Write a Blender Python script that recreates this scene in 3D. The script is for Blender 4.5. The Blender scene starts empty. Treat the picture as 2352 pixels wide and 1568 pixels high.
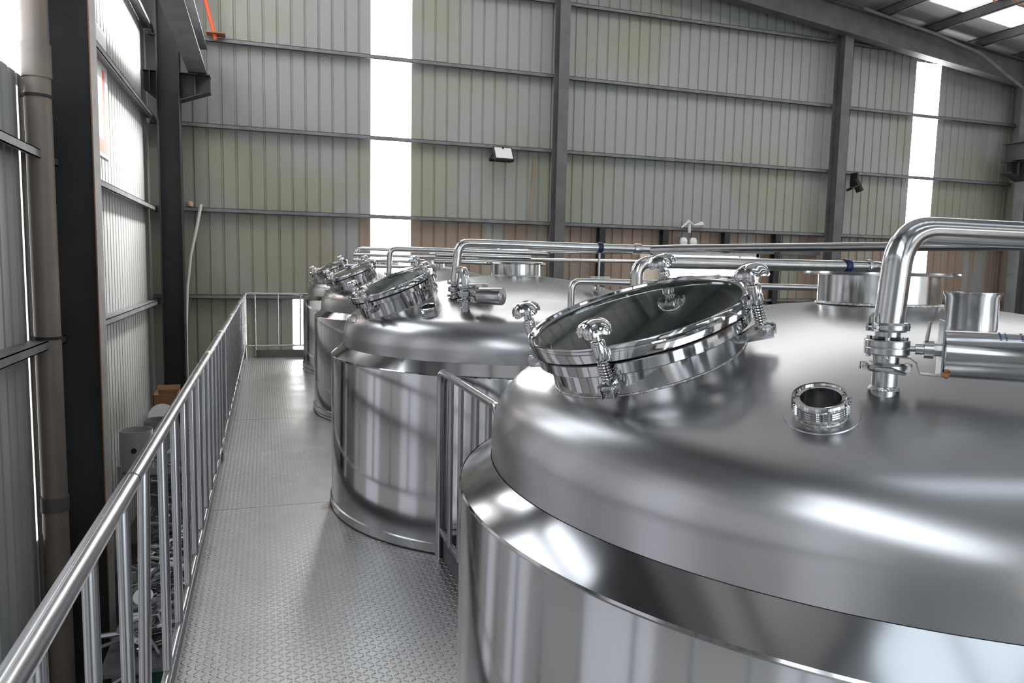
import bpy, math, random
from mathutils import Vector, Matrix
random.seed(7)
S = bpy.context.scene
COL = S.collection
PI = math.pi

# ------------------------------------------------------------------ camera
EYE = Vector((0, 0, 1.63))
YAW, PITCH, ROLL = math.radians(18.456), math.radians(5.827), math.radians(1.1998)
cd = bpy.data.cameras.new('camera'); cam = bpy.data.objects.new('camera', cd); COL.objects.link(cam)
cd.sensor_width = 36.0; cd.lens = 1704.456 / 2352 * 36.0
cd.clip_start = 0.02; cd.clip_end = 200
cam.matrix_world = (Matrix.Translation(EYE) @ Matrix.Rotation(-YAW, 4, 'Z') @ Matrix.Rotation(PI / 2 - PITCH, 4, 'X')
                    @ Matrix.Rotation(ROLL, 4, 'Z'))
S.camera = cam

# ------------------------------------------------------------------ world and exposure
w = bpy.data.worlds.new('world'); S.world = w; w.use_nodes = True
w.node_tree.nodes['Background'].inputs[0].default_value = (0.8, 0.9, 1.0, 1)
w.node_tree.nodes['Background'].inputs[1].default_value = 0.3
S.view_settings.view_transform = 'Standard'; S.view_settings.look = 'None'
S.view_settings.gamma = 1.0; S.view_settings.use_curve_mapping = False
S.view_settings.exposure = -0.12

def area(name, loc, target, sx, sy, power, color=(1, 1, 1), spread=180):
    l = bpy.data.lights.new(name, 'AREA'); l.shape = 'RECTANGLE'; l.size = sx; l.size_y = sy
    l.energy = power; l.color = color; l.spread = math.radians(spread)
    o = bpy.data.objects.new(name, l); COL.objects.link(o); o.location = loc
    o.rotation_euler = (Vector(target) - Vector(loc)).to_track_quat('-Z', 'Y').to_euler()
    return o
# daylight dropping through the roof panel nearest the side wall onto that wall
area('daylight_roof_side', (2.2, 12.6, 8.6), (-1.95, 12.2, 5.0), 1.0, 1.6, 700, (1, 0.99, 0.96), 50)

# ------------------------------------------------------------------ mesh helpers
class MB:
    def __init__(s): s.v = []; s.f = []
    def add(s, vs, fs):
        n = len(s.v); s.v += [tuple(p) for p in vs]; s.f += [tuple(i + n for i in f) for f in fs]; return s
    def box(s, a, b, M=None):
        x0, y0, z0 = a; x1, y1, z1 = b
        vs = [Vector(p) for p in ((x0,y0,z0),(x1,y0,z0),(x1,y1,z0),(x0,y1,z0),(x0,y0,z1),(x1,y0,z1),(x1,y1,z1),(x0,y1,z1))]
        if M: vs = [M @ p for p in vs]
        return s.add(vs, [(0,3,2,1),(4,5,6,7),(0,1,5,4),(1,2,6,5),(2,3,7,6),(3,0,4,7)])
    def lathe(s, prof, M=None, seg=48, close=False):
        """prof: list of (r, z); revolved about local z"""
        M = M or Matrix.Identity(4); vs = []; fs = []; rows = []
        for r, z in prof:
            if r < 1e-6:
                rows.append([len(vs)]); vs.append(M @ Vector((0, 0, z)))
            else:
                rows.append(list(range(len(vs), len(vs) + seg)))
                vs += [M @ Vector((r * math.cos(2*PI*k/seg), r * math.sin(2*PI*k/seg), z)) for k in range(seg)]
        pairs = list(zip(rows[:-1], rows[1:]))
        if close: pairs.append((rows[-1], rows[0]))
        for a, b in pairs:
            for k in range(seg):
                k2 = (k + 1) % seg
                if len(a) == 1 and len(b) == 1: continue
                if len(a) == 1: fs.append((a[0], b[k2], b[k]))
                elif len(b) == 1: fs.append((a[k], a[k2], b[0]))
                else: fs.append((a[k], a[k2], b[k2], b[k]))
        return s.add(vs, fs)
    def tube(s, pts, r, seg=16, cap=True, ri=None):
        pts = [Vector(p) for p in pts]; n = len(pts); vs = []; fs = []
        T = []
        for i in range(n):
            a = pts[max(i-1, 0)]; b = pts[min(i+1, n-1)]; T.append((b - a).normalized())
        up = Vector((0, 0, 1)) if abs(T[0].z) < 0.9 else Vector((1, 0, 0))
        N = (up - T[0] * up.dot(T[0])).normalized()
        for i in range(n):
            if i: N = (N - T[i] * N.dot(T[i])).normalized()
            B = T[i].cross(N); rr = r[i] if isinstance(r, (list, tuple)) else r
            vs += [pts[i] + (N * math.cos(2*PI*k/seg) + B * math.sin(2*PI*k/seg)) * rr for k in range(seg)]
        for i in range(n - 1):
            for k in range(seg):
                k2 = (k + 1) % seg; fs.append((i*seg+k, i*seg+k2, (i+1)*seg+k2, (i+1)*seg+k))
        if cap:
            fs.append(tuple(reversed(range(seg)))); fs.append(tuple(range((n-1)*seg, n*seg)))
        return s.add(vs, fs)
    def cyl(s, p0, p1, r, seg=24): return s.tube([p0, p1], r, seg)
    def prism(s, poly, z0, z1, M=None):
        n = len(poly); vs = [Vector((x, y, z0)) for x, y in poly] + [Vector((x, y, z1)) for x, y in poly]
        if M: vs = [M @ p for p in vs]
        return s.add(vs, [tuple(reversed(range(n))), tuple(range(n, 2*n))] + [(i, (i+1) % n, n + (i+1) % n, n + i) for i in range(n)])
    def build(s, name, mat, parent=None, bevel=0, angle=35, loc=None):
        off = Vector((0, 0, 0))
        if parent is not None:
            p = parent
            while p is not None: off += p.location; p = p.parent
        elif loc is not None: off = Vector(loc)
        me = bpy.data.meshes.new(name)
        me.from_pydata([Vector(v) - off for v in s.v], [], s.f); me.update()
        import bmesh
        bm = bmesh.new(); bm.from_mesh(me); bmesh.ops.recalc_face_normals(bm, faces=bm.faces)
        if bevel:
            es = [e for e in bm.edges if len(e.link_faces) == 2 and e.calc_face_angle(0) > math.radians(40)]
            bmesh.ops.bevel(bm, geom=es, offset=bevel, segments=2, affect='EDGES', profile=0.5)
        bm.to_mesh(me); bm.free()
        for p in me.polygons: p.use_smooth = True
        me.set_sharp_from_angle(angle=math.radians(angle))
        me.materials.append(mat)
        o = bpy.data.objects.new(name, me); COL.objects.link(o)
        if parent is not None: o.parent = parent
        elif loc is not None: o.location = off
        return o

def tag(o, label=None, cat=None, group=None, kind=None):
    if label: o['label'] = label
    if cat: o['category'] = cat
    if group: o['group'] = group
    if kind: o['kind'] = kind
    return o
def thing(name, label, cat, loc=(0, 0, 0), group=None):
    o = bpy.data.objects.new(name, None); COL.objects.link(o); o.location = loc; o.empty_display_size = 0.1
    return tag(o, label, cat, group)
def kids(o): return [c for c in bpy.data.objects if c.parent == o]
def copy_tree(o, parent=None):
    ch = kids(o); c = o.copy(); COL.objects.link(c); c.parent = parent
    for k in ch: copy_tree(k, c)
    return c
def arc(c, a, b, r, n=8):
    """bend points between direction a (coming in) and b (going out) around corner point c"""
    a = Vector(a).normalized(); b = Vector(b).normalized(); c = Vector(c)
    o = c - a * r + b * r
    return [o - b * r * math.cos(t * PI / 2 / n) + a * r * math.sin(t * PI / 2 / n) for t in range(n + 1)]
def path(pts, r=0.06, n=8):
    """polyline with rounded right-angle-ish corners"""
    pts = [Vector(p) for p in pts]; out = [pts[0]]
    for i in range(1, len(pts) - 1):
        a = (pts[i] - pts[i-1]).normalized(); b = (pts[i+1] - pts[i]).normalized()
        ang = a.angle(b); d = r * math.tan(ang / 2)
        p0 = pts[i] - a * d; p1 = pts[i] + b * d
        for t in range(n + 1):
            u = t / n; q0 = p0.lerp(pts[i], u); q1 = pts[i].lerp(p1, u)
            out.append(q0.lerp(q1, u))
    out.append(pts[-1]); return out
def frame(loc, nrm):
    return Matrix.Translation(Vector(loc)) @ Vector(nrm).to_track_quat('Z', 'Y').to_matrix().to_4x4()

# ------------------------------------------------------------------ materials
def mat(name, color, rough=0.5, metal=0.0, spec=0.5):
    m = bpy.data.materials.new(name); m.use_nodes = True; b = m.node_tree.nodes['Principled BSDF']
    b.inputs['Base Color'].default_value = (*color, 1); b.inputs['Roughness'].default_value = rough
    b.inputs['Metallic'].default_value = metal; b.inputs['Specular IOR Level'].default_value = spec
    return m
def nodes(m): return m.node_tree.nodes, m.node_tree.links, m.node_tree.nodes['Principled BSDF']
def noisy(name, c1, c2, scale=3.0, rough=0.5, metal=0.0, r2=None, bump=0.0, bscale=40.0, stretch=(1, 1, 1), detail=4):
    m = mat(name, c1, rough, metal); N, L, b = nodes(m)
    tc = N.new('ShaderNodeTexCoord'); mp = N.new('ShaderNodeMapping'); mp.inputs['Scale'].default_value = stretch
    L.new(tc.outputs['Object'], mp.inputs[0])
    nz = N.new('ShaderNodeTexNoise'); nz.inputs['Scale'].default_value = scale; nz.inputs['Detail'].default_value = detail
    L.new(mp.outputs[0], nz.inputs['Vector'])
    mx = N.new('ShaderNodeMix'); mx.data_type = 'RGBA'; mx.inputs[6].default_value = (*c1, 1); mx.inputs[7].default_value = (*c2, 1)
    rp = N.new('ShaderNodeMapRange'); rp.inputs[1].default_value = 0.38; rp.inputs[2].default_value = 0.62
    L.new(nz.outputs[0], rp.inputs[0]); L.new(rp.outputs[0], mx.inputs[0]); L.new(mx.outputs[2], b.inputs['Base Color'])
    if r2 is not None:
        r_ = N.new('ShaderNodeMapRange'); r_.inputs[1].default_value = 0.3; r_.inputs[2].default_value = 0.7
        r_.inputs[3].default_value = rough; r_.inputs[4].default_value = r2
        L.new(nz.outputs[0], r_.inputs[0]); L.new(r_.outputs[0], b.inputs['Roughness'])
    if bump:
        n2 = N.new('ShaderNodeTexNoise'); n2.inputs['Scale'].default_value = bscale; L.new(mp.outputs[0], n2.inputs['Vector'])
        bp = N.new('ShaderNodeBump'); bp.inputs['Strength'].default_value = 1; bp.inputs['Distance'].default_value = bump
        L.new(n2.outputs[0], bp.inputs['Height']); L.new(bp.outputs[0], b.inputs['Normal'])
    return m
def glow(name, color, strength):
    m = bpy.data.materials.new(name); m.use_nodes = True; N, L, b = nodes(m)
    b.inputs['Base Color'].default_value = (0.5, 0.5, 0.5, 1)
    b.inputs['Emission Color'].default_value = (*color, 1); b.inputs['Emission Strength'].default_value = strength
    return m

M_dome = noisy('satin_steel', (0.485, 0.485, 0.495), (0.465, 0.465, 0.475), 1.2, 0.23, 1.0, 0.32, 0.0012, 2.2, detail=1)
M_shell = noisy('rolled_steel', (0.52, 0.52, 0.53), (0.49, 0.49, 0.505), 1.5, 0.09, 1.0, 0.15, 0.0010, 3, (1, 1, 0.05), detail=1)
M_bright = mat('polished_steel', (0.58, 0.58, 0.585), 0.05, 1.0)
M_ring = noisy('polished_plate', (0.50, 0.50, 0.505), (0.46, 0.46, 0.465), 8, 0.05, 1.0, 0.1, 0.0004, 10)
M_pipe = noisy('pipe_steel', (0.53, 0.53, 0.53), (0.47, 0.47, 0.47), 20, 0.12, 1.0, 0.22)
M_valve = noisy('machined_steel', (0.46, 0.46, 0.46), (0.41, 0.41, 0.41), 30, 0.22, 1.0, 0.32)
M_rail = noisy('rail_steel', (0.42, 0.42, 0.425), (0.37, 0.37, 0.38), 5, 0.2, 1.0, 0.3)
M_weld = noisy('weld_bead', (0.6, 0.6, 0.6), (0.35, 0.33, 0.3), 90, 0.3, 1.0, 0.45, 0.002, 220)
M_rubber = mat('black_rubber', (0.012, 0.012, 0.012), 0.5)
M_darkin = mat('dark_interior', (0.13, 0.13, 0.13), 0.6, 0.0)
M_blue = mat('blue_clamp', (0.008, 0.018, 0.07), 0.35, 0.3)
M_red = mat('red_plastic', (0.55, 0.02, 0.02), 0.4)
M_bolt = mat('brass_bolt', (0.45, 0.22, 0.10), 0.35, 1.0)
M_steelpaint = noisy('grey_steel_paint', (0.105, 0.105, 0.107), (0.075, 0.075, 0.078), 3, 0.6)
M_girt = noisy('girt_paint', (0.16, 0.16, 0.165), (0.11, 0.11, 0.115), 4, 0.5)
M_black = noisy('dark_and_shaded_steel', (0.018, 0.018, 0.018), (0.012, 0.012, 0.012), 3, 0.7)  # dark steel; on the side-wall columns shade is put into this tone
M_rust = mat('rusted_edge', (0.25, 0.11, 0.05), 0.8)
M_orange = mat('orange_paint', (0.75, 0.10, 0.03), 0.5)
M_pvc = noisy('plastic_pipe', (0.20, 0.16, 0.132), (0.155, 0.13, 0.11), 2, 0.45)
M_conc = noisy('concrete', (0.10, 0.10, 0.10), (0.07, 0.07, 0.07), 1.5, 0.9)
M_hose = mat('pale_hose', (0.6, 0.58, 0.54), 0.6)
M_card = noisy('cardboard', (0.30, 0.16, 0.08), (0.24, 0.13, 0.07), 5, 0.85)
M_cream = mat('cream_board', (0.62, 0.52, 0.43), 0.7)
M_white = mat('white_plastic', (0.7, 0.7, 0.7), 0.5)
M_grey = mat('grey_paint', (0.25, 0.25, 0.25), 0.5)
M_green = mat('green_paint', (0.02, 0.12, 0.08), 0.5)
M_lampglass = glow('lamp_glass', (0.9, 0.9, 0.88), 0.12)
M_skyglow = glow('translucent_panel', (1.0, 1.0, 0.99), 18.0)
M_skyglow_roof = glow('roof_light_panel', (1.0, 1.0, 0.98), 4.0)
M_skyglow_door = glow('daylight_opening', (0.80, 0.91, 1.0), 6.0)
M_skyglow_side = glow('side_light_panel', (0.88, 0.94, 1.0), 4.0)

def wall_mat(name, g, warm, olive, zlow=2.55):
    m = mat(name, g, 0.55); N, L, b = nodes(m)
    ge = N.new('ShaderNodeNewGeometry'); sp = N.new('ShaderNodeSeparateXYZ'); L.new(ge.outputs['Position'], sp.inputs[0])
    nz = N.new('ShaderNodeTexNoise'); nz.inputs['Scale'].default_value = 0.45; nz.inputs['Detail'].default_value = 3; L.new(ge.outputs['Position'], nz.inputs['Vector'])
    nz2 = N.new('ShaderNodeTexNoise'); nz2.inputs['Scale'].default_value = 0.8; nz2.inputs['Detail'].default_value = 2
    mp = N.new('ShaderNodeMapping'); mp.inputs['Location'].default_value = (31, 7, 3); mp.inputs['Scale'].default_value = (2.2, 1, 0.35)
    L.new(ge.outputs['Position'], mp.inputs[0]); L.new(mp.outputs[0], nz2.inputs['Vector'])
    # brownish shading on the lowest run is painted in as tan; olive patches above
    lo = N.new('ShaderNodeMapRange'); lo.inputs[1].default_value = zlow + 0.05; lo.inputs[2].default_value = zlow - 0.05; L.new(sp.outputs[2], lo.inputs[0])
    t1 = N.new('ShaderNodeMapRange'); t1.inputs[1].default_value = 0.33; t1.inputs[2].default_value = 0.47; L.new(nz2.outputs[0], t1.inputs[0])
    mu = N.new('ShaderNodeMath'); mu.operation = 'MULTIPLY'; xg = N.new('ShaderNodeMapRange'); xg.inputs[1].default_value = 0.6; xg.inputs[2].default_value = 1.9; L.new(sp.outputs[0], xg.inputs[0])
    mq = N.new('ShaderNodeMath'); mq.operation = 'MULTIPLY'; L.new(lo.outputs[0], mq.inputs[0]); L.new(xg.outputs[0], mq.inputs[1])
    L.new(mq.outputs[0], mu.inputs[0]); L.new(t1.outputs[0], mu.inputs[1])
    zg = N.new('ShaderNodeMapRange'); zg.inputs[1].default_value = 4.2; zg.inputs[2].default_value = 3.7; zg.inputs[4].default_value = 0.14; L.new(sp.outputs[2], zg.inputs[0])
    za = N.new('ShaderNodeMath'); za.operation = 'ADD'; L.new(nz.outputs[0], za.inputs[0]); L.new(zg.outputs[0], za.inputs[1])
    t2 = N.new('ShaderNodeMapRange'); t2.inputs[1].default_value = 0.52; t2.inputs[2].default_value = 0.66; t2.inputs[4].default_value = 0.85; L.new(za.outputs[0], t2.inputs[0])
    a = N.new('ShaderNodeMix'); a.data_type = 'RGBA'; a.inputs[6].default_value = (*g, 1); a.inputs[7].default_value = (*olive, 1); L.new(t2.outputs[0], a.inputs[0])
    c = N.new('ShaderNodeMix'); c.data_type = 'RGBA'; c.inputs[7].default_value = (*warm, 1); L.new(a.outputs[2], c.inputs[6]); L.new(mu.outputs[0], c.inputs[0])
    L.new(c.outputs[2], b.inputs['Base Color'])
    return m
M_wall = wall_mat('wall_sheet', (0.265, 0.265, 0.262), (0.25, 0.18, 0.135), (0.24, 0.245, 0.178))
M_wallL = wall_mat('side_wall_sheet', (0.30, 0.30, 0.30), (0.27, 0.265, 0.25), (0.29, 0.29, 0.275))
M_roof = noisy('roof_sheet', (0.42, 0.42, 0.41), (0.36, 0.36, 0.35), 0.8, 0.6)

def tread_material():
    m = noisy('tread_plate', (0.60, 0.60, 0.60), (0.52, 0.52, 0.52), 2.5, 0.30, 1.0, 0.42); N, L, b = nodes(m)
    ge = N.new('ShaderNodeNewGeometry'); sp = N.new('ShaderNodeSeparateXYZ'); L.new(ge.outputs['Position'], sp.inputs[0])
    def math_(op, a, b_=None, c=None):
        n = N.new('ShaderNodeMath'); n.operation = op
        for i, q in enumerate((a, b_, c)):
            if q is None: continue
            if isinstance(q, (int, float)): n.inputs[i].default_value = q
            else: L.new(q, n.inputs[i])
        return n.outputs[0]
    s = 0.029
    u = math_('DIVIDE', sp.outputs[0], s); v = math_('DIVIDE', sp.outputs[1], s)
    fu = math_('SUBTRACT', math_('FRACT', u), 0.5); fv = math_('SUBTRACT', math_('FRACT', v), 0.5)
    par = math_('MODULO', math_('ADD', math_('ADD', math_('FLOOR', u), math_('FLOOR', v)), 1000.0), 2.0)
    a = math_('MULTIPLY', math_('ADD', fu, fv), 0.7071); c = math_('MULTIPLY', math_('SUBTRACT', fu, fv), 0.7071)
    # swap long and short axis on alternate cells
    d = math_('SUBTRACT', c, a); al = math_('ADD', a, math_('MULTIPLY', d, par)); cl = math_('SUBTRACT', c, math_('MULTIPLY', d, par))
    e = math_('ADD', math_('POWER', math_('ABSOLUTE', math_('DIVIDE', al, 0.46)), 2.0), math_('POWER', math_('ABSOLUTE', math_('DIVIDE', cl, 0.16)), 2.0))
    h = N.new('ShaderNodeMapRange'); h.interpolation_type = 'SMOOTHSTEP'; h.inputs[1].default_value = 1.35; h.inputs[2].default_value = 0.25
    L.new(e, h.inputs[0])
    bp = N.new('ShaderNodeBump'); bp.inputs['Strength'].default_value = 1; bp.inputs['Distance'].default_value = 0.0048
    L.new(h.outputs[0], bp.inputs['Height']); L.new(bp.outputs[0], b.inputs['Normal'])
    # small rust stain beside the second tank's foot
    vd = N.new('ShaderNodeVectorMath'); vd.operation = 'DISTANCE'; L.new(ge.outputs['Position'], vd.inputs[0]); vd.inputs[1].default_value = (0.435, 4.97, 0.0)
    nz = N.new('ShaderNodeTexNoise'); nz.inputs['Scale'].default_value = 25
    dd = math_('ADD', vd.outputs['Value'], math_('MULTIPLY', math_('SUBTRACT', nz.outputs[0], 0.5), 0.10))
    st = N.new('ShaderNodeMapRange'); st.inputs[1].default_value = 0.11; st.inputs[2].default_value = 0.03; L.new(dd, st.inputs[0])
    src = b.inputs['Base Color'].links[0].from_socket
    mx = N.new('ShaderNodeMix'); mx.data_type = 'RGBA'; mx.inputs[7].default_value = (0.22, 0.12, 0.06, 1)
    L.new(src, mx.inputs[6]); L.new(st.outputs[0], mx.inputs[0]); L.new(mx.outputs[2], b.inputs['Base Color'])
    return m
M_tread = tread_material()

def glass_material():
    m = mat('sight_glass', (0.55, 0.62, 0.60), 0.03); N, L, b = nodes(m)
    b.inputs['Transmission Weight'].default_value = 1.0; b.inputs['IOR'].default_value = 1.6
    return m
M_glass = glass_material(); M_flange = noisy('lit_flange_tone', (0.30, 0.29, 0.27), (0.24, 0.23, 0.22), 4, 0.6)  # flange colour is paler to paint in light on the column's inner face

# ------------------------------------------------------------------ room shell
XL, XR, YB, YF, ZG = -1.95, 18.9, 15.0, -9.0, -2.6
def zroof(x): return 9.35 - 0.113 * x

def ribbed(p0, p1, z0f, z1f, nrm, pitch=0.25, depth=0.025, gaps=()):
    """profiled wall sheet from p0 to p1 (xy), rib towards nrm; z0f,z1f give bottom and top at a point; gaps: list of (s0,s1,za,zb) openings"""
    p0 = Vector((*p0, 0)); p1 = Vector((*p1, 0)); Lg = (p1 - p0).length; d = (p1 - p0) / Lg; n = Vector((*nrm, 0))
    cuts = [0.0]; s = 0.0; prof = []
    k = 0
    while s < Lg - 1e-6:
        prof += [(s, 0.0), (s + pitch - 0.05, 0.0), (s + pitch - 0.038, -depth), (s + pitch - 0.012, -depth)]
        s += pitch
    prof = [(min(a, Lg), b) for a, b in prof] + [(Lg, 0.0)]
    mb = MB()
    for (a, da), (b_, db) in zip(prof[:-1], prof[1:]):
        if b_ - a < 1e-6: continue
        mid = (a + b_) / 2
        spans = [(z0f(mid), None)]
        zs = [z0f(mid)]; top = z1f(mid)
        cut = sorted([(g[2], g[3]) for g in gaps if g[0] <= mid <= g[1]])
        segs = []; z = zs[0]
        for za, zb in cut:
            if za > z: segs.append((z, za))
            z = zb
        if z < top: segs.append((z, top))
        for za, zb in segs:
            q = [p0 + d * a + n * da, p0 + d * b_ + n * db]
            mb.add([(q[0].x, q[0].y, za), (q[1].x, q[1].y, za), (q[1].x, q[1].y, zb), (q[0].x, q[0].y, zb)], [(0, 1, 2, 3)])
    return mb
def st(o): o['kind'] = 'structure'; return o

st(MB().box((XL - .5, YF - .5, ZG - .2), (XR + .5, YB + .5, ZG)).build('floor', M_conc))
W1 = (1.91, 2.86); W2 = (15.50, 16.33)
gapsB = [(W1[0] - XL, W1[1] - XL, -2.4, 9.0), (W2[0] - XL, W2[1] - XL, -0.2, 6.9), (8.55 - XL, 11.05 - XL, 0.9, 2.0), (0.53 - XL, 0.70 - XL, -0.35, 0.98)]
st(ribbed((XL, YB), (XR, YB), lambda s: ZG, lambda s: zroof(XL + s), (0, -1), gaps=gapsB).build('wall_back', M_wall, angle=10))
gapsL = [(-2.5 - YF, 6.3 - YF, -2.0, 2.9), (7.31 - YF, 7.44 - YF, -0.9, 3.05), (7.50 - YF, 7.63 - YF, -0.9, 3.05), (4.8 - YF, 7.62 - YF, 3.15, 7.6), (8.2 - YF, 13.6 - YF, 5.75, 7.8), (-7.0 - YF, -0.4 - YF, 3.15, 7.6)]
st(ribbed((XL, YF), (XL, YB), lambda s: ZG, lambda s: zroof(XL), (1, 0), 0.2, 0.03, gaps=gapsL).build('wall_left', M_wallL, angle=10))
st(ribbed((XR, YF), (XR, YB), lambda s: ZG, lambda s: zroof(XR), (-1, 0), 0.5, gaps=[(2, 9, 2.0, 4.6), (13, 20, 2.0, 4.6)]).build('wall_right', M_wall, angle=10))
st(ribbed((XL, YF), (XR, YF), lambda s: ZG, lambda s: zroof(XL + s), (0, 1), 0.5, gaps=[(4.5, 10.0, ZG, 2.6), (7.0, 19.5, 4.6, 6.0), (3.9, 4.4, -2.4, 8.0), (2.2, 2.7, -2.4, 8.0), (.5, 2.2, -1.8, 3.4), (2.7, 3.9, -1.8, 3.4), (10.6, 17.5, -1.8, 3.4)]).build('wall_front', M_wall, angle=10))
# translucent daylight panels and added glow panels
def panel(name, a, b, m): return st(MB().box(a, b).build(name, m))
panel('window_1', (W1[0], YB + .01, -2.4), (W1[1], YB + .03, 9.0), M_skyglow)
panel('window_2', (W2[0], YB + .01, -0.2), (W2[1], YB + .03, 6.9), M_skyglow)
panel('window_4', (0.53, YB + .01, -0.35), (0.70, YB + .03, 0.98), M_skyglow)
panel('window_5', (XL - .03, 4.8, 3.15), (XL - .01, 7.62, 7.6), M_skyglow_side)
panel('window_19', (XL - .03, -2.5, -2.0), (XL - .01, 6.3, 2.9), glow('added_side_glow', (1, .96, .91), .17))  # unseen glow sheet added to brighten the tank shells
M_lowstrip = glow('low_light_strip', (.90, .90, 1), .62)
for i, (a, b) in enumerate(((4.9, 5.5), (3.3, 4.0), (1.0, 2.0), (-1.4, -.6))): panel('window_%d' % (20 + i), (XL - .01, a, -2.0), (XL, b, 2.9), M_lowstrip)
panel('window_24', (XL - .03, 8.2, 5.75), (XL - .01, 13.6, 7.8), M_skyglow_side)
panel('window_15', (XL - .03, -7.0, 3.15), (XL - .01, -0.4, 7.6), M_skyglow_side)
panel('window_16', (XL + .5, YF - .03, -1.8), (XL + 2.2, YF - .01, 3.4), glow('added_front_glow', (1, .95, .9), .8))  # unseen glow panel added behind the camera to brighten the shells
panel('window_17', (XL + 2.7, YF - .03, -1.8), (XL + 3.9, YF - .01, 3.4), glow('added_front_glow_cool', (.9, .93, 1), .9))  # cooler added glow panel, also for the shells
panel('window_18', (XL + 10.6, YF - .03, -1.8), (XL + 17.5, YF - .01, 3.4), glow('added_front_glow_far', (1, .97, .94), .8))  # wide added glow panel further along, same purpose
panel('window_6', (XL - .03, 7.28, -0.9), (XL - .01, 7.64, 3.05), glow('dusty_light_panel', (1, 0.98, 0.94), 1.6))
panel('window_7', (XR + .01, YF + 2, 2.0), (XR + .03, YF + 9, 4.6), M_skyglow_side)
panel('window_8', (XR + .01, YF + 13, 2.0), (XR + .03, YF + 20, 4.6), M_skyglow_side)
panel('window_9', (XL + 7.0, YF - .03, 4.6), (XL + 19.5, YF - .01, 6.0), M_skyglow_side)
panel('window_13', (XL + 3.9, YF - .03, -2.4), (XL + 4.4, YF - .01, 8.0), M_skyglow_side)
panel('window_14', (XL + 2.2, YF - .03, -2.4), (XL + 2.7, YF - .01, 8.0), M_skyglow_side)
panel('door_1', (XL + 4.5, YF - .03, ZG), (XL + 10.0, YF - .01, 2.6), M_skyglow_door)
# low window with frame and pale blue stickers
w3 = panel('window_3', (8.55, YB + .01, 0.9), (11.05, YB + .03, 2.0), M_skyglow)
f = MB()
for a, b in (((8.5, 14.93, .85), (11.1, 14.99, .92)), ((8.5, 14.93, 1.95), (11.1, 14.99, 2.02)), ((8.48, 14.93, .85), (8.55, 14.99, 2.02)), ((11.02, 14.93, .85), (11.12, 14.99, 2.02)), ((10.55, 14.93, .92), (10.60, 14.99, 1.95))): f.box(a, b)
f.build('window_frame', M_white, w3)
m_st = glow('pale_blue_film', (0.45, 0.5, 0.9), 0.9)
for x0, x1 in ((8.95, 9.15), (9.55, 9.82), (10.15, 10.36)):
    MB().box((x0, 14.985, 1.43), (x1, 14.995, 1.50)).build('window_film', m_st, w3)
# roof sheet with cross-building translucent strips
roof = MB(); strips = [(-6.5, -5.0), (-1.6, 0.2), (8.3, 10.2), (10.7, 12.3), (12.7, 13.6)]; sx0 = [3.0, 0.2, XL + .5, XL + .5, XL + .5]; M_pale = glow('pale_roof_panel', (.97, .99, 1), .85); M_hazy = glow('hazy_roof_panel', (.74, .86, .95), 1.7)
ys = [YF - .3] + [q for s_ in strips for q in s_] + [YB + .2]
for i in range(0, len(ys), 2):
    roof.add([(XL - .3, ys[i], zroof(XL - .3)), (XR + .3, ys[i], zroof(XR + .3)), (XR + .3, ys[i+1], zroof(XR + .3)), (XL - .3, ys[i+1], zroof(XL - .3)),
              (XL - .3, ys[i], zroof(XL - .3) + .05), (XR + .3, ys[i], zroof(XR + .3) + .05), (XR + .3, ys[i+1], zroof(XR + .3) + .05), (XL - .3, ys[i+1], zroof(XL - .3) + .05)],
             [(0,3,2,1),(4,5,6,7),(0,1,5,4),(1,2,6,5),(2,3,7,6),(3,0,4,7)])
st(roof.build('ceiling', M_roof))
for i, (a, b) in enumerate(strips):
    X0 = sx0[i]
    if X0 > 0:
        roof2 = MB(); roof2.add([(XL - .3, a, zroof(XL - .3)), (X0, a, zroof(X0)), (X0, b, zroof(X0)), (XL - .3, b, zroof(XL - .3))], [(0, 1, 2, 3)])
        st(roof2.build('ceiling_sheet', M_roof))
    q = MB().add([(X0, a, zroof(X0) + .01), (XR - .5, a, zroof(XR - .5) + .01), (XR - .5, b, zroof(XR - .5) + .01), (X0, b, zroof(X0) + .01)], [(0, 1, 2, 3)])
    st(q.build('window_%d' % (30 + i), M_hazy if i == 1 else M_pale if i == 4 else M_skyglow_roof))

q = MB().add([(XL + .1, .5, zroof(XL + .1) - .01), (9.0, .5, zroof(9.0) - .01), (9.0, 7.0, zroof(9.0) - .01), (XL + .1, 7.0, zroof(XL + .1) - .01)], [(0, 1, 2, 3)])
st(q.build('window_36', glow('added_roof_glow', (1, .98, .96), .17)))  # weak glow sheet added under the roof to lift the tank's shoulder ring
# ------------------------------------------------------------------ steel frame
def ibeam(p0, p1, h, wd, t=0.012, updir=(0, 0, 1)):
    """I section swept from p0 to p1; h along updir, wd across"""
    p0 = Vector(p0); p1 = Vector(p1); d = (p1 - p0).normalized(); u = Vector(updir); u = (u - d * u.dot(d)).normalized(); s = d.cross(u)
    M = Matrix((( s.x, u.x, d.x, p0.x), (s.y, u.y, d.y, p0.y), (s.z, u.z, d.z, p0.z), (0, 0, 0, 1)))
    Lg = (p1 - p0).length; mb = MB()
    mb.box((-wd/2, -h/2, 0), (wd/2, -h/2 + t, Lg), M); mb.box((-wd/2, h/2 - t, 0), (wd/2, h/2, Lg), M); mb.box((-t/2, -h/2 + t, 0), (t/2, h/2 - t, Lg), M)
    return mb
GZ = [0.98, 2.57, 4.08, 5.60, 7.08]; GN = ['lowest', 'second lowest', 'middle', 'second highest', 'highest']
def girt_bar(mb, a, b, y, z, out):     # Z section: flange faces the room, web runs back to the sheet
    mb.box((a, y - .17, z - .075), (b, y - .16, z)); mb.box((a, y - .17, z - .008), (b, y - .005, z)); mb.box((a, y - .17, z - .075), (b, y - .14, z - .067))
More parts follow.
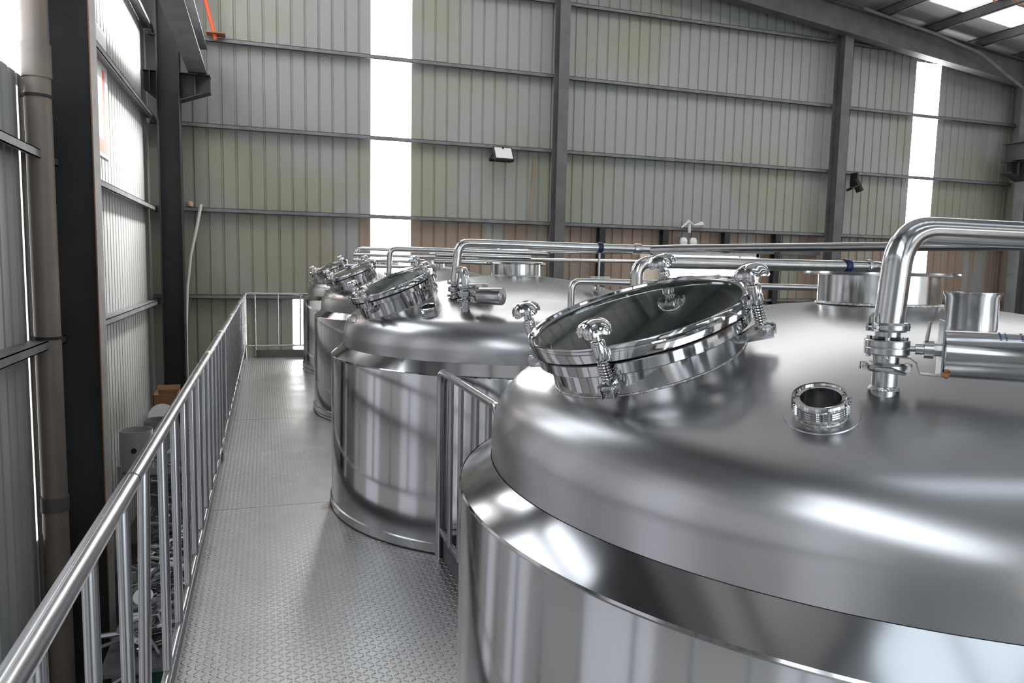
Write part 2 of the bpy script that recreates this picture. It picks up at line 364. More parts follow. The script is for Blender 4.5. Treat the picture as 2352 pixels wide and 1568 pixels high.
for z, nm in zip(GZ, GN):
    mb = MB(); girt_bar(mb, XL + .05, XR - .1, YB, z, 1)
    tag(mb.build('wall_girt', M_girt, loc=(8, 14.9, z)), 'grey steel girt along the big ribbed back wall, the %s of its five' % nm, 'girt', 'girts on the back wall')
for z, nm in zip([0.90, 2.52, 4.08, 5.60], ['lowest', 'second lowest', 'second highest', 'highest']):
    mb = MB(); mb.box((XL + .16, YF, z - .075), (XL + .17, YB - .3, z)); mb.box((XL + .005, YF, z - .008), (XL + .17, YB - .3, z)); mb.box((XL + .14, YF, z - .075), (XL + .17, YB - .3, z - .067))
    tag(mb.build('wall_girt', M_girt, loc=(XL, 5, z)), 'steel girt along the bright side wall beside the walkway, the %s of four' % nm, 'girt', 'girts on the side wall')
# columns
def column(name_label, cx, cy, hx, wy, ztop, m, updir=(1, 0, 0), zb=ZG):
    return tag(ibeam((cx, cy, zb), (cx, cy, ztop), hx, wy, 0.014, updir).build('steel_column', m, loc=(cx, cy, zb)), name_label, 'column')
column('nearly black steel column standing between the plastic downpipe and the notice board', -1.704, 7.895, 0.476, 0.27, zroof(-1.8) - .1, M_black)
column('dark steel column with crane bracket in the corner of the building', -1.53, 14.35, 0.36, 0.30, zroof(-1.5) - .1, M_black, (1, 0, 0))
column('tall slim grey column in the middle of the back wall', 5.83, 14.62, 0.30, 0.22, zroof(5.8) - .4, M_steelpaint, (0, 1, 0))
column('tall slim grey column on the back wall beside the second floodlight', 12.92, 14.62, 0.30, 0.24, zroof(12.9) - .4, M_steelpaint, (0, 1, 0))
column('thick grey column with bracket in the far corner beside the narrow light strip', 18.62, 14.3, 0.36, 0.30, zroof(18.6) - .1, M_steelpaint, (1, 0, 0))
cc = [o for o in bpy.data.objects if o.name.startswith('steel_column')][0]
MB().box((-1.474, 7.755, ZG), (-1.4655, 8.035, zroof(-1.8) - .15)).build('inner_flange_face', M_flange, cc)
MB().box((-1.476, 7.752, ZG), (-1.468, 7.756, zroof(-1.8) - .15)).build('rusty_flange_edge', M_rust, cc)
# column corbels carrying the crane runways
def corbel(x0, x1, y, z, label):
    t = thing('crane_bracket', label, 'bracket', (x0, y, z))
    s = 1 if x1 > x0 else -1
    mb = MB(); a, b = min(x0, x1), max(x0, x1)
    mb.box((a, y - .15, z - .015), (b, y + .15, z)); mb.build('top_flange', M_black, t)
    mb = MB(); mb.prism([(x0, -.46), (x1, -.28), (x1, -.015), (x0, -.015)], -.006, .006, Matrix.Translation((0, y, z)) @ Matrix.Rotation(PI/2, 4, 'X')); mb.build('web_plate', M_black, t)
    mb = MB(); mb.add([(x0, y-.15, z-.47), (x1, y-.15, z-.29), (x1, y+.15, z-.29), (x0, y+.15, z-.47), (x0, y-.15, z-.455), (x1, y-.15, z-.275), (x1, y+.15, z-.275), (x0, y+.15, z-.455)],
        [(0,3,2,1),(4,5,6,7),(0,1,5,4),(1,2,6,5),(2,3,7,6),(3,0,4,7)]); mb.build('bottom_flange', M_black, t)
    MB().box(((x0 + x1)/2 - .006, y - .15, z - .37), ((x0 + x1)/2 + .006, y + .15, z - .015)).build('stiffener', M_black, t)
corbel(-1.35, -0.86, 14.35, 4.80, 'dark welded bracket holding the crane beam on the corner column')
corbel(18.44, 17.9, 14.3, 4.52, 'dark welded bracket on the thick column of the far corner')
corbel(-1.70, -1.92, 14.35, 4.80, 'short stub bracket between the corner column and the side wall')
for o in [o for o in bpy.data.objects if o.name.startswith('crane_bracket')]: o['group'] = 'crane brackets'
tag(ibeam((-1.06, -8.5, 5.06), (-1.06, 14.5, 5.06), .48, .30, .016).build('crane_beam', M_steelpaint, loc=(-1.06, 3, 4.8)), 'long grey crane runway beam running above the walkway side wall', 'crane beam')
tag(ibeam((18.1, -8.5, 4.76), (18.1, 14.5, 4.76), .44, .26, .016).build('crane_beam', M_black, loc=(17.95, 3, 4.8)), 'grey crane runway beam running toward the far corner bracket', 'crane beam')
t = thing('orange_brace', 'orange painted brace tube rising from a rusty plate near the crane beam', 'brace', (-.78, 14.7, 5.5))
MB().tube([(-.78, 14.68, 5.52), (-1.02, 14.68, 6.5), (-1.2, 14.68, 7.3)], .032, 10).build('tube', M_orange, t)
MB().box((-.93, 14.55, 5.605), (-.62, 14.82, 5.63)).build('base_plate', M_rust, t)
# rafter and purlins
def rafter(y, label):
    mb = ibeam((XL + .3, y, zroof(XL + .3) - .52), (XR - .2, y, zroof(XR - .2) - .52), .58, .26, .016)
    tag(mb.build('roof_rafter', M_steelpaint, loc=(8, y, 8)), label, 'rafter', 'roof rafters')
rafter(14.45, 'deep grey roof rafter closest above the back wall')
for y_, q in ((7.3, 'second'), (0.6, 'third'), (-6, 'fourth')): rafter(y_, 'deep grey roof rafter crossing overhead, %s from the back wall' % q)
for i in range(14):
    x = -1.2 + i * 1.5
    if x > XR: break
    z = zroof(x)
    mb = MB(); mb.box((x - .04, YF, z - .22), (x + .04, YB - .05, z - .21)); mb.box((x - .04, YF, z - .22), (x - .03, YB - .05, z - .005)); mb.box((x - .04, YF, z - .025), (x + .04, YB - .05, z - .015))
    tag(mb.build('roof_purlin', M_steelpaint, loc=(x, 3, z)), 'long thin roof purlin under the roof sheets, number %s counted from the walkway side' % ['one','two','three','four','five','six','seven','eight','nine','ten','eleven','twelve','thirteen','fourteen'][i], 'purlin', 'roof purlins')
mb = MB(); mb.tube([(13.0, 14.2, 7.62), (15.2, 14.2, 7.30), (16.6, 14.2, 7.02), (18.2, 14.25, 6.35)], .035, 8)
tag(mb.build('conduit_pipe', M_girt), 'thin pale conduit sloping along the roof rafter above the narrow light strip', 'conduit')
mb = MB(); mb.tube([(12.0, 12.4, 7.75), (19.0, 12.8, 7.35)], .008, 6)
tag(mb.build('roof_wire', M_black), 'thin dark wire stretched under the roof panels in the far corner', 'wire')
mb = MB(); pts = [(13.6, 12.0, 7.70), (14.2, 12.1, 7.55), (14.5, 12.15, 7.44), (15.0, 12.2, 7.46), (15.9, 12.3, 7.3), (16.8, 12.4, 7.1)]
mb.tube(pts, .018, 6); mb.tube([(14.5, 12.15, 7.44), (14.48, 12.15, 7.3)], .03, 6); mb.tube([(14.3, 12.1, 7.47), (14.7, 12.2, 7.52)], .03, 6)
tag(mb.build('rusty_cable', M_rust), 'rusty brown cable with a knot hanging under the roof corner', 'cable')
# door posts between girt and floor on the back wall
for x, q in ((6.95, 'beside the slim middle column'), (8.50, 'at the window edge nearer the middle column'), (10.10, 'above the bright low window'), (11.50, 'nearest the floodlit end column')):
    zb = 2.02 if x == 10.10 else ZG
    tag(ibeam((x, 14.86, zb), (x, 14.86, 2.49), .16, .14, .01, (0, 1, 0)).build('wall_post', M_black, loc=(x, 14.86, zb)), 'short dark post under the second lowest girt, ' + q, 'post', 'posts below the girt')
tag(MB().box((8.52, 14.80, 2.03), (12.75, 14.93, 2.12)).build('lintel_bar', M_steelpaint), 'dark grey lintel bar over the bright low window', 'lintel')
tag(MB().box((7.95, 14.90, 0.2), (8.44, 14.95, 1.98)).build('cream_door_panel', M_cream), 'cream door panel beside the bright low window', 'panel')
# flood lights
def flood(c, yaw, tilt, label):
    t = thing('floodlight', label, 'floodlight', c, 'floodlights on the back wall')
    M = Matrix.Translation(c) @ Matrix.Rotation(yaw, 4, 'Z') @ Matrix.Rotation(tilt, 4, 'X')
    MB().box((-.21, -.03, -.16), (.21, .05, .16), M).build('housing', M_black, t, .01)
    MB().box((-.18, -.036, -.13), (.18, -.029, .13), M).build('lens', M_lampglass, t)
    mb = MB(); mb.box((-.235, 0, -.02), (-.215, .22, .02), M); mb.box((.215, 0, -.02), (.235, .22, .02), M); mb.box((-.235, .20, -.03), (.235, .22, .03), M); mb.build('bracket', M_black, t)
    MB().box((c[0] - .02, c[1] + .02, c[2] - .02), (c[0] + .02, 14.845, 4.03)).build('mounting_arm', M_black, t)
flood((4.62, 14.66, 3.88), 0.05, -.55, 'small floodlight on the girt left of the middle column')
flood((13.55, 14.6, 3.72), 1.05, -.45, 'small floodlight beside the end column, turned sideways')
mb = MB(); mb.tube([(5.40, 14.94, 3.9), (5.36, 14.94, 3.2), (5.33, 14.94, 2.62)], .012, 6)
tag(mb.build('drop_cable', mat('tan_cable', (.35, .2, .1), .6)), 'tan cable dropping down the back wall beside the middle column', 'cable')
for x, q in ((8.95, 'nearer the middle column'), (9.20, 'nearer the end column')):
    mb = MB(); mb.lathe([(0, .10), (.06, .085), (.085, .03), (.085, -.03), (.06, -.08), (0, -.1)], Matrix.Translation((x, 14.78, 2.25)), 16)
    tag(mb.build('globe_lamp', M_white, loc=(x, 14.78, 2.25)), 'white round globe lamp above the low window, ' + q, 'lamp', 'globe lamps')
mb = MB(); mb.lathe([(0, .06), (.05, .04), (.06, 0), (.05, -.04), (0, -.06)], Matrix.Translation((-1.28, 14.88, 2.625)), 12)
tag(mb.build('bulkhead_lamp', mat('peach_plastic', (.6, .4, .3), .5)), 'small peach round lamp above the girt in the building corner', 'lamp')
mb = MB(); mb.tube([(8.9, 14.8, 2.56), (9.05, 14.75, 2.70), (9.2, 14.78, 2.62), (9.4, 14.78, 2.66), (9.5, 14.8, 2.6)], [.02, .05, .02, .06, .01], 6); mb.tube([(9.07, 14.76, 2.66), (9.08, 14.76, 2.45)], .035, 6)
tag(mb.build('plastic_scrap', M_hose), 'pale scrap of plastic caught on the girt above the window', 'plastic scrap')
# hose in corner
mb = MB(); mb.tube([(-1.08, 14.70, 2.62), (-1.16, 14.68, 2.2), (-1.27, 14.66, 1.7), (-1.34, 14.64, 1.1), (-1.37, 14.62, .4), (-1.38, 14.62, -.6), (-1.36, 14.6, -1.6)], .028, 8)
tag(mb.build('hanging_hose', M_hose), 'pale hose hanging in a slack curve in the building corner', 'hose')
# downpipe
t = thing('plastic_downpipe', 'thick brownish plastic downpipe beside the nearly black column', 'downpipe', (-1.805, 7.40, ZG))
MB().cyl((-1.805, 7.40, ZG), (-1.805, 7.40, 9.3), .102, 32).build('pipe', M_pvc, t)
MB().cyl((-1.805, 7.40, 3.12), (-1.805, 7.40, 3.40), .113, 32).build('coupling', M_pvc, t)
MB().cyl((-1.805, 7.40, -.63), (-1.805, 7.40, -.50), .112, 32).build('coupling', mat('dark_coupling', (.08, .08, .08), .6), t)
for z in (2.97, 0.92):
    mb = MB(); mb.lathe([(.103, z - .012), (.112, z - .012), (.112, z + .012), (.103, z + .012)], Matrix.Translation((-1.805, 7.40, 0)), 32, True); mb.box((-1.94, 7.38, z - .012), (-1.91, 7.42, z + .012)); mb.build('strap', M_black, t)
# notice board with red frame
t = thing('notice_board', 'white board with a red frame hung on the side wall behind the black column', 'board', (-1.93, 10.9, 3.6))
MB().box((-1.945, 10.0, 2.9), (-1.93, 11.2, 4.5)).build('board', M_white, t)
mb = MB()
for a, b in (((10.05, 4.08), (11.10, 4.26)), ((10.05, 2.95), (11.10, 3.12)), ((10.86, 3.12), (11.0, 4.0)), ((10.05, 3.12), (10.2, 4.0))): mb.box((-1.93, a[0], a[1]), (-1.927, b[0], b[1]))
mb.build('red_border', mat('faded_red', (.75, .16, .14), .5), t)

# ------------------------------------------------------------------ walkway platform
TK = [(1.72, 1.70), (1.68, 4.98), (1.77, 8.30), (1.81, 11.62)]; RT = 1.267; RTS = [1.237, 1.267, 1.267, 1.267]
XE = 0.93
def right_edge(y0, y1):
    """right side outline from y0 to y1, following the tank shells"""
    pts = []; y = y0; n = max(2, int((y1 - y0) / .04))
    for i in range(n + 1):
        y = y0 + (y1 - y0) * i / n; x = XE
        for (cx, cy), R_ in zip(TK, RTS):
            if abs(y - cy) < R_ + .012: x = min(x, cx - math.sqrt((R_ + .012) ** 2 - (y - cy) ** 2))
        pts.append((x, y))
    return pts
seams = [(-2.4, 'behind the spot where the handrail starts'), (0.1, 'beside the nearest tank'), (2.35, 'between the first and second tank'), (5.07, 'beside the second tank'), (7.97, 'between the second and third tank'), (10.6, 'at the far end of the walkway'), (13.12, '')]
for (a, lab), (b, _) in zip(seams[:-1], seams[1:]):
    g = .003
    poly = [(-.36, a + g)] + right_edge(a + g, b - g) + [(-.36, b - g)]
    mb = MB(); mb.prism(poly, -.006, 0)
    t = tag(mb.build('tread_plate', M_tread, loc=(0, (a + b) / 2, 0)), 'steel tread plate of the walkway floor, ' + lab, 'tread plate', 'tread plates of the walkway')
for x, q in ((-.33, 'outer side'), (0.30, 'tank side')):
    mb = MB(); mb.box((x, -2.4, -.16), (x + .05, 13.1, -.01))
    tag(mb.build('platform_beam', M_steelpaint, loc=(x, 5, -.1)), 'long steel beam under the walkway plates, ' + q, 'beam')

# long railing
RX = -.32
t = thing('walkway_railing', 'long stainless railing with tight round balusters along the walkway', 'railing', (RX, 5, 0))
mb = MB(); mb.tube([(RX, -1.6, 1.08), (RX, 1.985, 1.08)], .0215, 28); mb.tube([(RX, 1.985, 1.08), (RX, 2.0, 1.08)], [.0215, .019], 28); 
mb.build('top_rail', M_rail, t)
mb = MB(); mb.tube([(RX, 2.002, 1.08)] + path([(RX, 2.003, 1.08), (RX, 13.1, 1.08), (RX + .12, 13.1, 1.08)], .06), .0195, 28); mb.build('top_rail', M_rail, t)
MB().tube([(RX, 1.992, 1.08), (RX, 2.004, 1.08)], .0205, 24).build('rail_joint', M_rubber, t)
for y in (4.55, 5.9, 7.7, 10.2):
    MB().tube([(RX, y, 1.08), (RX, y + .10, 1.08)], .0206, 24).build('rail_sleeve', M_weld, t)
MB().tube([(RX, -1.6, .28), (RX, 13.1, .25)], .014, 16).build('bottom_rail', M_rail, t)
MB().box((RX - .04, -1.6, -.12), (RX - .032, 13.1, .09)).build('toe_board', M_steelpaint, t)
k = 0; y = -1.58
while y < 13.0:
    if k % 12 == 11:
        mb = MB(); mb.cyl((RX - .024, y, .0), (RX - .004, y, 1.064), .0165, 16); mb.build('post', M_rail, t)
    else:
        mb = MB(); mb.cyl((RX, y, .28), (RX, y, 1.066), .0150, 14); mb.build('baluster', M_rail, t)
    y += .3449; k += 1
# end railing
t = thing('end_railing', 'short stainless railing closing the far end of the walkway', 'railing', (.3, 13.1, 0))
mb = MB(); mb.tube([(RX + .11, 13.1, 1.08), (1.3, 13.1, 1.08)], .019, 20); mb.build('top_rail', M_rail, t)
mb = MB(); mb.tube([(RX + .02, 13.1, .205), (1.3, 13.1, .205)], .013, 14); mb.build('bottom_rail', M_rail, t)
for x in (-.165, .2, .565, .93): MB().cyl((x, 13.1, .02 if x < 0 else .205), (x, 13.1, 1.065), .013, 14).build('baluster', M_rail, t)
MB().cyl((RX, 13.1, .0), (RX, 13.1, 1.06), .0185, 16).build('post', M_rail, t)
MB().box((-.17, 13.12, -.02), (1.3, 13.128, .13)).build('toe_board', M_steelpaint, t)
# short guard rail between first and second tank
GX = .905
t = thing('gap_railing', 'short bent stainless guard rail in the gap between the two nearest tanks', 'railing', (GX, 3.4, 0))
mb = MB(); mb.tube(path([(GX, 3.93, .0), (GX, 3.93, 1.05), (GX, 2.86, 1.05), (GX, 2.86, .0)], .075, 8), .020, 24); mb.build('frame_tube', M_rail, t)
mb = MB(); mb.tube([(GX + .01, 3.93, .15), (GX + .01, 2.86, .15)], .014, 16); mb.build('bottom_rail', M_rail, t)
for y in (3.68, 3.48, 3.2, 3.0): MB().cyl((GX, y, .15), (GX, y, 1.04), .0135, 14).build('baluster', M_rail, t)
mb = MB(); mb.box((GX + .02, 2.80, -.02), (GX + .028, 3.97, .115)); mb.build('toe_board', M_steelpaint, t)

# ------------------------------------------------------------------ tanks
RS, RKN, RJ = 2.5, 0.2, 1.147
def crown():                 # where the shallow crown meets the knuckle
    th = 0.44
    for _ in range(20): th = math.asin((RJ - RKN + RKN * math.sin(th)) / RS)
    return th, RS * math.sin(th)
TH_, RSE = crown()
AP = 1.56
def dome_z(rho): return AP - (RS - math.sqrt(RS * RS - rho * rho))
def kc(): return (RJ - RKN, dome_z(RSE) - RKN * math.cos(TH_))
def dome_profile():
    pr = [(0.0, AP)] + [(r, dome_z(r)) for r in [RSE * i / 26 for i in range(1, 27)]]; K = kc()
    for i in range(1, 13):
        a = (PI/2 - TH_) * (1 - i / 12.0)
        pr.append((K[0] + RKN * math.cos(a), K[1] + RKN * math.sin(a)))
    pr.append((RJ, 1.068)); return pr
def dome_pt(dx, dy):
    rho = math.hypot(dx, dy); return Vector((dx, dy, dome_z(rho))), Vector((dx, dy, math.sqrt(RS*RS - rho*rho))).normalized()

def star_knob_mesh(M, r=.042):
    """five lobed hand knob, domed top, hollow skirt"""
    mb = MB(); seg = 50; rings = [(.10, .0235), (.45, .022), (.75, .0165), (.92, .009), (1.0, .0015), (1.0, -.011), (.94, -.012), (.9, .001), (.4, .005)]
    vs = []; fs = []
    for rr, z in rings:
        for k in range(seg):
            a = 2*PI*k/seg; lob = 1 - (.13 * (0.5 - 0.5*math.cos(5*a)) ** 1.5) * min(1, rr * 1.1)
            zz = z - (.002 * (0.5 - 0.5*math.cos(5*a)) if .6 < rr < .99 and z > 0 else 0) + (.006 * (0.5 - 0.5*math.cos(5*a)) if z < 0 else 0)
            vs.append(M @ Vector((r * rr * lob * math.cos(a), r * rr * lob * math.sin(a), zz)))
    for i in range(len(rings) - 1):
        for k in range(seg):
            k2 = (k + 1) % seg; fs.append((i*seg+k, i*seg+k2, (i+1)*seg+k2, (i+1)*seg+k))
    fs.append(tuple(range(seg))); mb.add(vs, fs); return mb

def make_tank(label, Cl, nl, rl, seg=160, noff=0.0, nq=1.0, un=(-.76, -.68), side=(-.15, -.39), eye=True, sidenk=False):
    """tank around (0,0); Cl lid centre, nl lid normal, rl lid radius (local coordinates)"""
    t = thing('fermentation_tank', label, 'tank', (0, 0, 0), 'row of stainless tanks')
    mb = MB(); mb.lathe([(RT, ZG + .3), (RT, 1.018), (RT - .002, 1.023)], None, seg); mb.lathe([(RT - .02, ZG + .3), (RT, ZG + .3)], None, seg); mb.build('shell', M_shell, t)
    mb = MB(); mb.lathe([(RT - .001, 1.0215), (RJ + .002, 1.083)], None, seg); mb.build('shoulder_ring', M_shell, t)
    mb = MB(); mb.lathe([(RT + .0005, .0), (RT + .010, .0), (RT + .010, .055), (RT + .0005, .06)], None, seg, True); mb.build('foot_band', M_pipe, t)
    mb = MB(); mb.lathe([(RT, .0005), (RT + .013, .0005), (RT + .013, .006), (RT, .006)], None, seg, True); mb.build('foot_seal', M_rubber, t)
    mb = MB(); mb.lathe([(RT + .001, 1.014), (RT + .0025, 1.0185), (RT - .001, 1.0235)], None, seg); mb.build('seam_weld', M_ring, t)
    dm = MB(); dm.lathe(dome_profile(), None, seg); dm.build('domed_top', M_dome, t, angle=60)
    # centre neck
    NM = Matrix.Translation((noff, 0, 0)); nk = MB(); z0 = AP - .012; nk.lathe([(r_ * nq, z_) for r_, z_ in [(.170, z0), (.170, AP + .076), (.213, AP + .076), (.215, AP + .080), (.213, AP + .085), (.155, AP + .085), (.155, AP - .2)]], NM, 72)
    o = nk.build('centre_neck', M_pipe, t)
    MB().lathe([(r_ * nq, z_) for r_, z_ in [(.168, dome_z(.17) - .004), (.176, dome_z(.176)), (.175, dome_z(.17) + .005), (.169, dome_z(.17) + .007)]], NM, 72).build('weld_bead', M_weld, o)
    MB().lathe([(0, AP + .083), (.156 * nq, AP + .083)], NM, 48).build('blank_cover', M_pipe, o)
    # small side neck
    p, n = dome_pt(*side); n = Vector((0, 0, 1)); M = Matrix.Translation(p)
    if sidenk: MB().lathe([(.055, -.03), (.055, .066), (.060, .074), (.060, .078), (.051, .078), (.051, -.03)], M, 48).build('side_neck', M_pipe, t)
    # threaded union
    p, n = dome_pt(*un); M = frame(p, n) @ Matrix.Scale(.88, 4); r = .050
    pr = [(r, -.02), (r, .014), (r + .003, .015)]
    for i in range(4): pr += [(r + .005, .016 + i*.0052), (r + .0085, .0182 + i*.0052), (r + .005, .0208 + i*.0052)]
    pr += [(r + .006, .037), (r + .0085, .042), (r + .007, .047), (r + .001, .0475), (r - .001, .043), (r - .009, .042), (r - .009, -.06)]
    o = MB().lathe(pr, M, 64).build('threaded_union', M_bright, t)
    MB().lathe([(r - .001, -.002), (r + .005, -.001), (r + .003, .005), (r - .001, .006)], M, 64).build('weld_bead', M_weld, o)
    MB().lathe([(0, .004), (r - .008, .004)], M, 48).build('union_bore', M_rubber, o)
    MB().lathe([(r, .0012), (r + .026, .0012), (r + .028, -.003)], M, 64).build('pad_ring', M_dome, o)
    # manway
    Cl = Vector(Cl); nl = Vector(nl).normalized(); M = frame(Cl, nl); q = rl / .28
    neck = MB(); neck.lathe([(.243*q, -.30), (.243*q, -.075), (.266*q, -.072), (.268*q, -.070), (.268*q, -.046), (.266*q, -.044), (.228*q, -.044), (.228*q, -.30)], M, 120)
    mw = neck.build('manway', M_ring, t)
    MB().lathe([(.258*q, -.043), (.258*q, -.037), (.236*q, -.037), (.236*q, -.043)], M, 100, True).build('gasket', M_rubber, mw)
    MB().lathe([(.274*q, -.036), (.280*q, -.034), (.280*q, -.004), (.278*q, 0), (.2755*q, .001), (.271*q, -.001), (.268*q, -.007), (.264*q, -.009), (.262*q, -.012), (.260*q, -.036)], M, 128, True).build('lid_ring', M_ring, mw)
    MB().lathe([(0, -.0115), (.2625*q, -.0125), (.2625*q, -.0215), (0, -.0215)], M, 96).build('sight_glass', M_glass, mw)
    MB().lathe([(.2635*q, -.0105), (.257*q, -.0105), (.256*q, -.0125)], M, 96).build('glass_gasket', M_rubber, mw)
    MB().lathe([(0, -.25), (.226*q, -.25), (.226*q, -.05), (.262*q, -.036)], M, 64).build('dark_bore', M_darkin, mw)
    # weld where the neck meets the dome
    pts = []
    a_ = M.to_3x3()
    for k in range(121):
        ang = 2*PI*k/120; lo, hi = -.34, 0.0
        base = Cl + a_ @ Vector((.243*q*math.cos(ang), .243*q*math.sin(ang), 0))
        for _ in range(24):
            mid = (lo + hi) / 2; P = base + nl * mid; rho = math.hypot(P.x, P.y)
            K = kc(); zz = dome_z(rho) if rho < RSE else (K[1] + math.sqrt(max(0, RKN**2 - (rho - K[0])**2)) if rho < RJ else -5)
            if P.z > zz: hi = mid
            else: lo = mid
        pts.append(base + nl * lo)
    wb = MB(); wb.tube(pts, .0035, 8, cap=False); wb.build('weld_bead', M_weld, mw)
    # clamps
    X = Vector((1, 0, 0)) - nl * nl.x; X.normalize(); Yv = nl.cross(X)
    for ang in (137, -134, 45, -50):
        a = math.radians(ang); e = X * math.cos(a) + Yv * math.sin(a); s = nl.cross(e)
        R3 = Matrix((( e.x, s.x, nl.x, 0), (e.y, s.y, nl.y, 0), (e.z, s.z, nl.z, 0), (0, 0, 0, 1)))
        B = Matrix.Translation(Cl + e * (.294 * q)) @ R3
        star_knob_mesh(B @ Matrix.Translation((0, 0, .047)), .0395).build('star_knob', M_bright, mw, angle=50)
        mb = MB(); mb.lathe([(0, .062), (.0105, .062), (.0105, .022), (.0145, .021), (.0155, .019), (.0155, -.019), (.0145, -.021), (0, -.021)], B, 28)
        mb.build('clamp_sleeve', M_bright, mw)
        mb = MB(); mb.lathe([(0, -.015), (.0055, -.015), (.0055, -.088), (0, -.088)], B, 14); mb.build('swing_bolt', M_bright, mw)
        pts = [B @ Vector((.0115*math.cos(u), .0115*math.sin(u), -.019 - .052 * u / (2*PI*8))) for u in [i * 2*PI*8/128 for i in range(129)]]
        MB().tube(pts, .0022, 6).build('clamp_spring', M_bright, mw)
        # fork bracket on the neck
        hb = MB()
        for sg in (-1, 1):
            hb.prism([(-.055, -.112), (.026, -.106), (.028, -.082), (.020, -.074), (-.012, -.074), (-.052, -.094)], -.002, .002, B @ Matrix.Translation((0, sg * .014, 0)) @ Matrix.Rotation(PI/2, 4, 'X'))
        hb.build('fork_bracket', M_bright, mw, .0008)
        MB().cyl(B @ Vector((0.004, -.024, -.088)), B @ Vector((0.004, .024, -.088)), .0085, 12).build('pivot_bolt', M_valve, mw)
        # lug on the lid ring
        lg = MB(); lg.box((-.026, -.014, -.030), (-.008, .014, -.010), B); lg.build('lid_lug', M_bright, mw, .002)
    # lifting handle on lid
    hp = []
    for i in range(13):
        a = math.radians(-112 + 34 * i / 12); rr = .2835*q + .006 * math.sin(PI * i / 12)
        hp.append(Cl + (X * math.cos(a) + Yv * math.sin(a)) * rr + nl * -.012)
    MB().tube(hp, .005, 8).build('lid_handle', M_bright, mw)
    # lifting eye on the knuckle
    if not eye: return t
    p = Vector((-1.135, -.30, 1.275)); pts = [p + Vector((-.03 - .022*math.cos(u), .0, .022*math.sin(u) + .005)) for u in [i*2*PI/20 for i in range(21)]]
    MB().tube(pts, .006, 8, cap=False).build('lifting_eye', M_bright, t)
    return t
LID1 = ((.874 - 1.72, 1.652 - 1.70, 1.529), (-.34, -.044, 1), .28)
LID2 = ((.760 - 1.68, 4.714 - 4.98, 1.518), (-.41, -.066, 1), .292)
AP = 1.548; RT = 1.237
t1 = make_tank('nearest and largest stainless tank, its round glass manway lid in front', *LID1, seg=224, noff=-.045, nq=.95, un=(-.735, -.585), eye=False, sidenk=True); t1.location = (*TK[0], 0)
AP = 1.565; RT = 1.267; RJ = 1.19; TH_, RSE = crown()
t2 = make_tank('second stainless tank along the walkway, behind the bent guard rail', *LID2, seg=160); t2.location = (*TK[1], 0)
t3 = copy_tree(t2); t3.location = (*TK[2], .03); t3['label'] = 'third stainless tank along the walkway, mostly hidden behind the second'
t4 = copy_tree(t2); t4.location = (*TK[3], .05); t4['label'] = 'last stainless tank beside the far end railing'

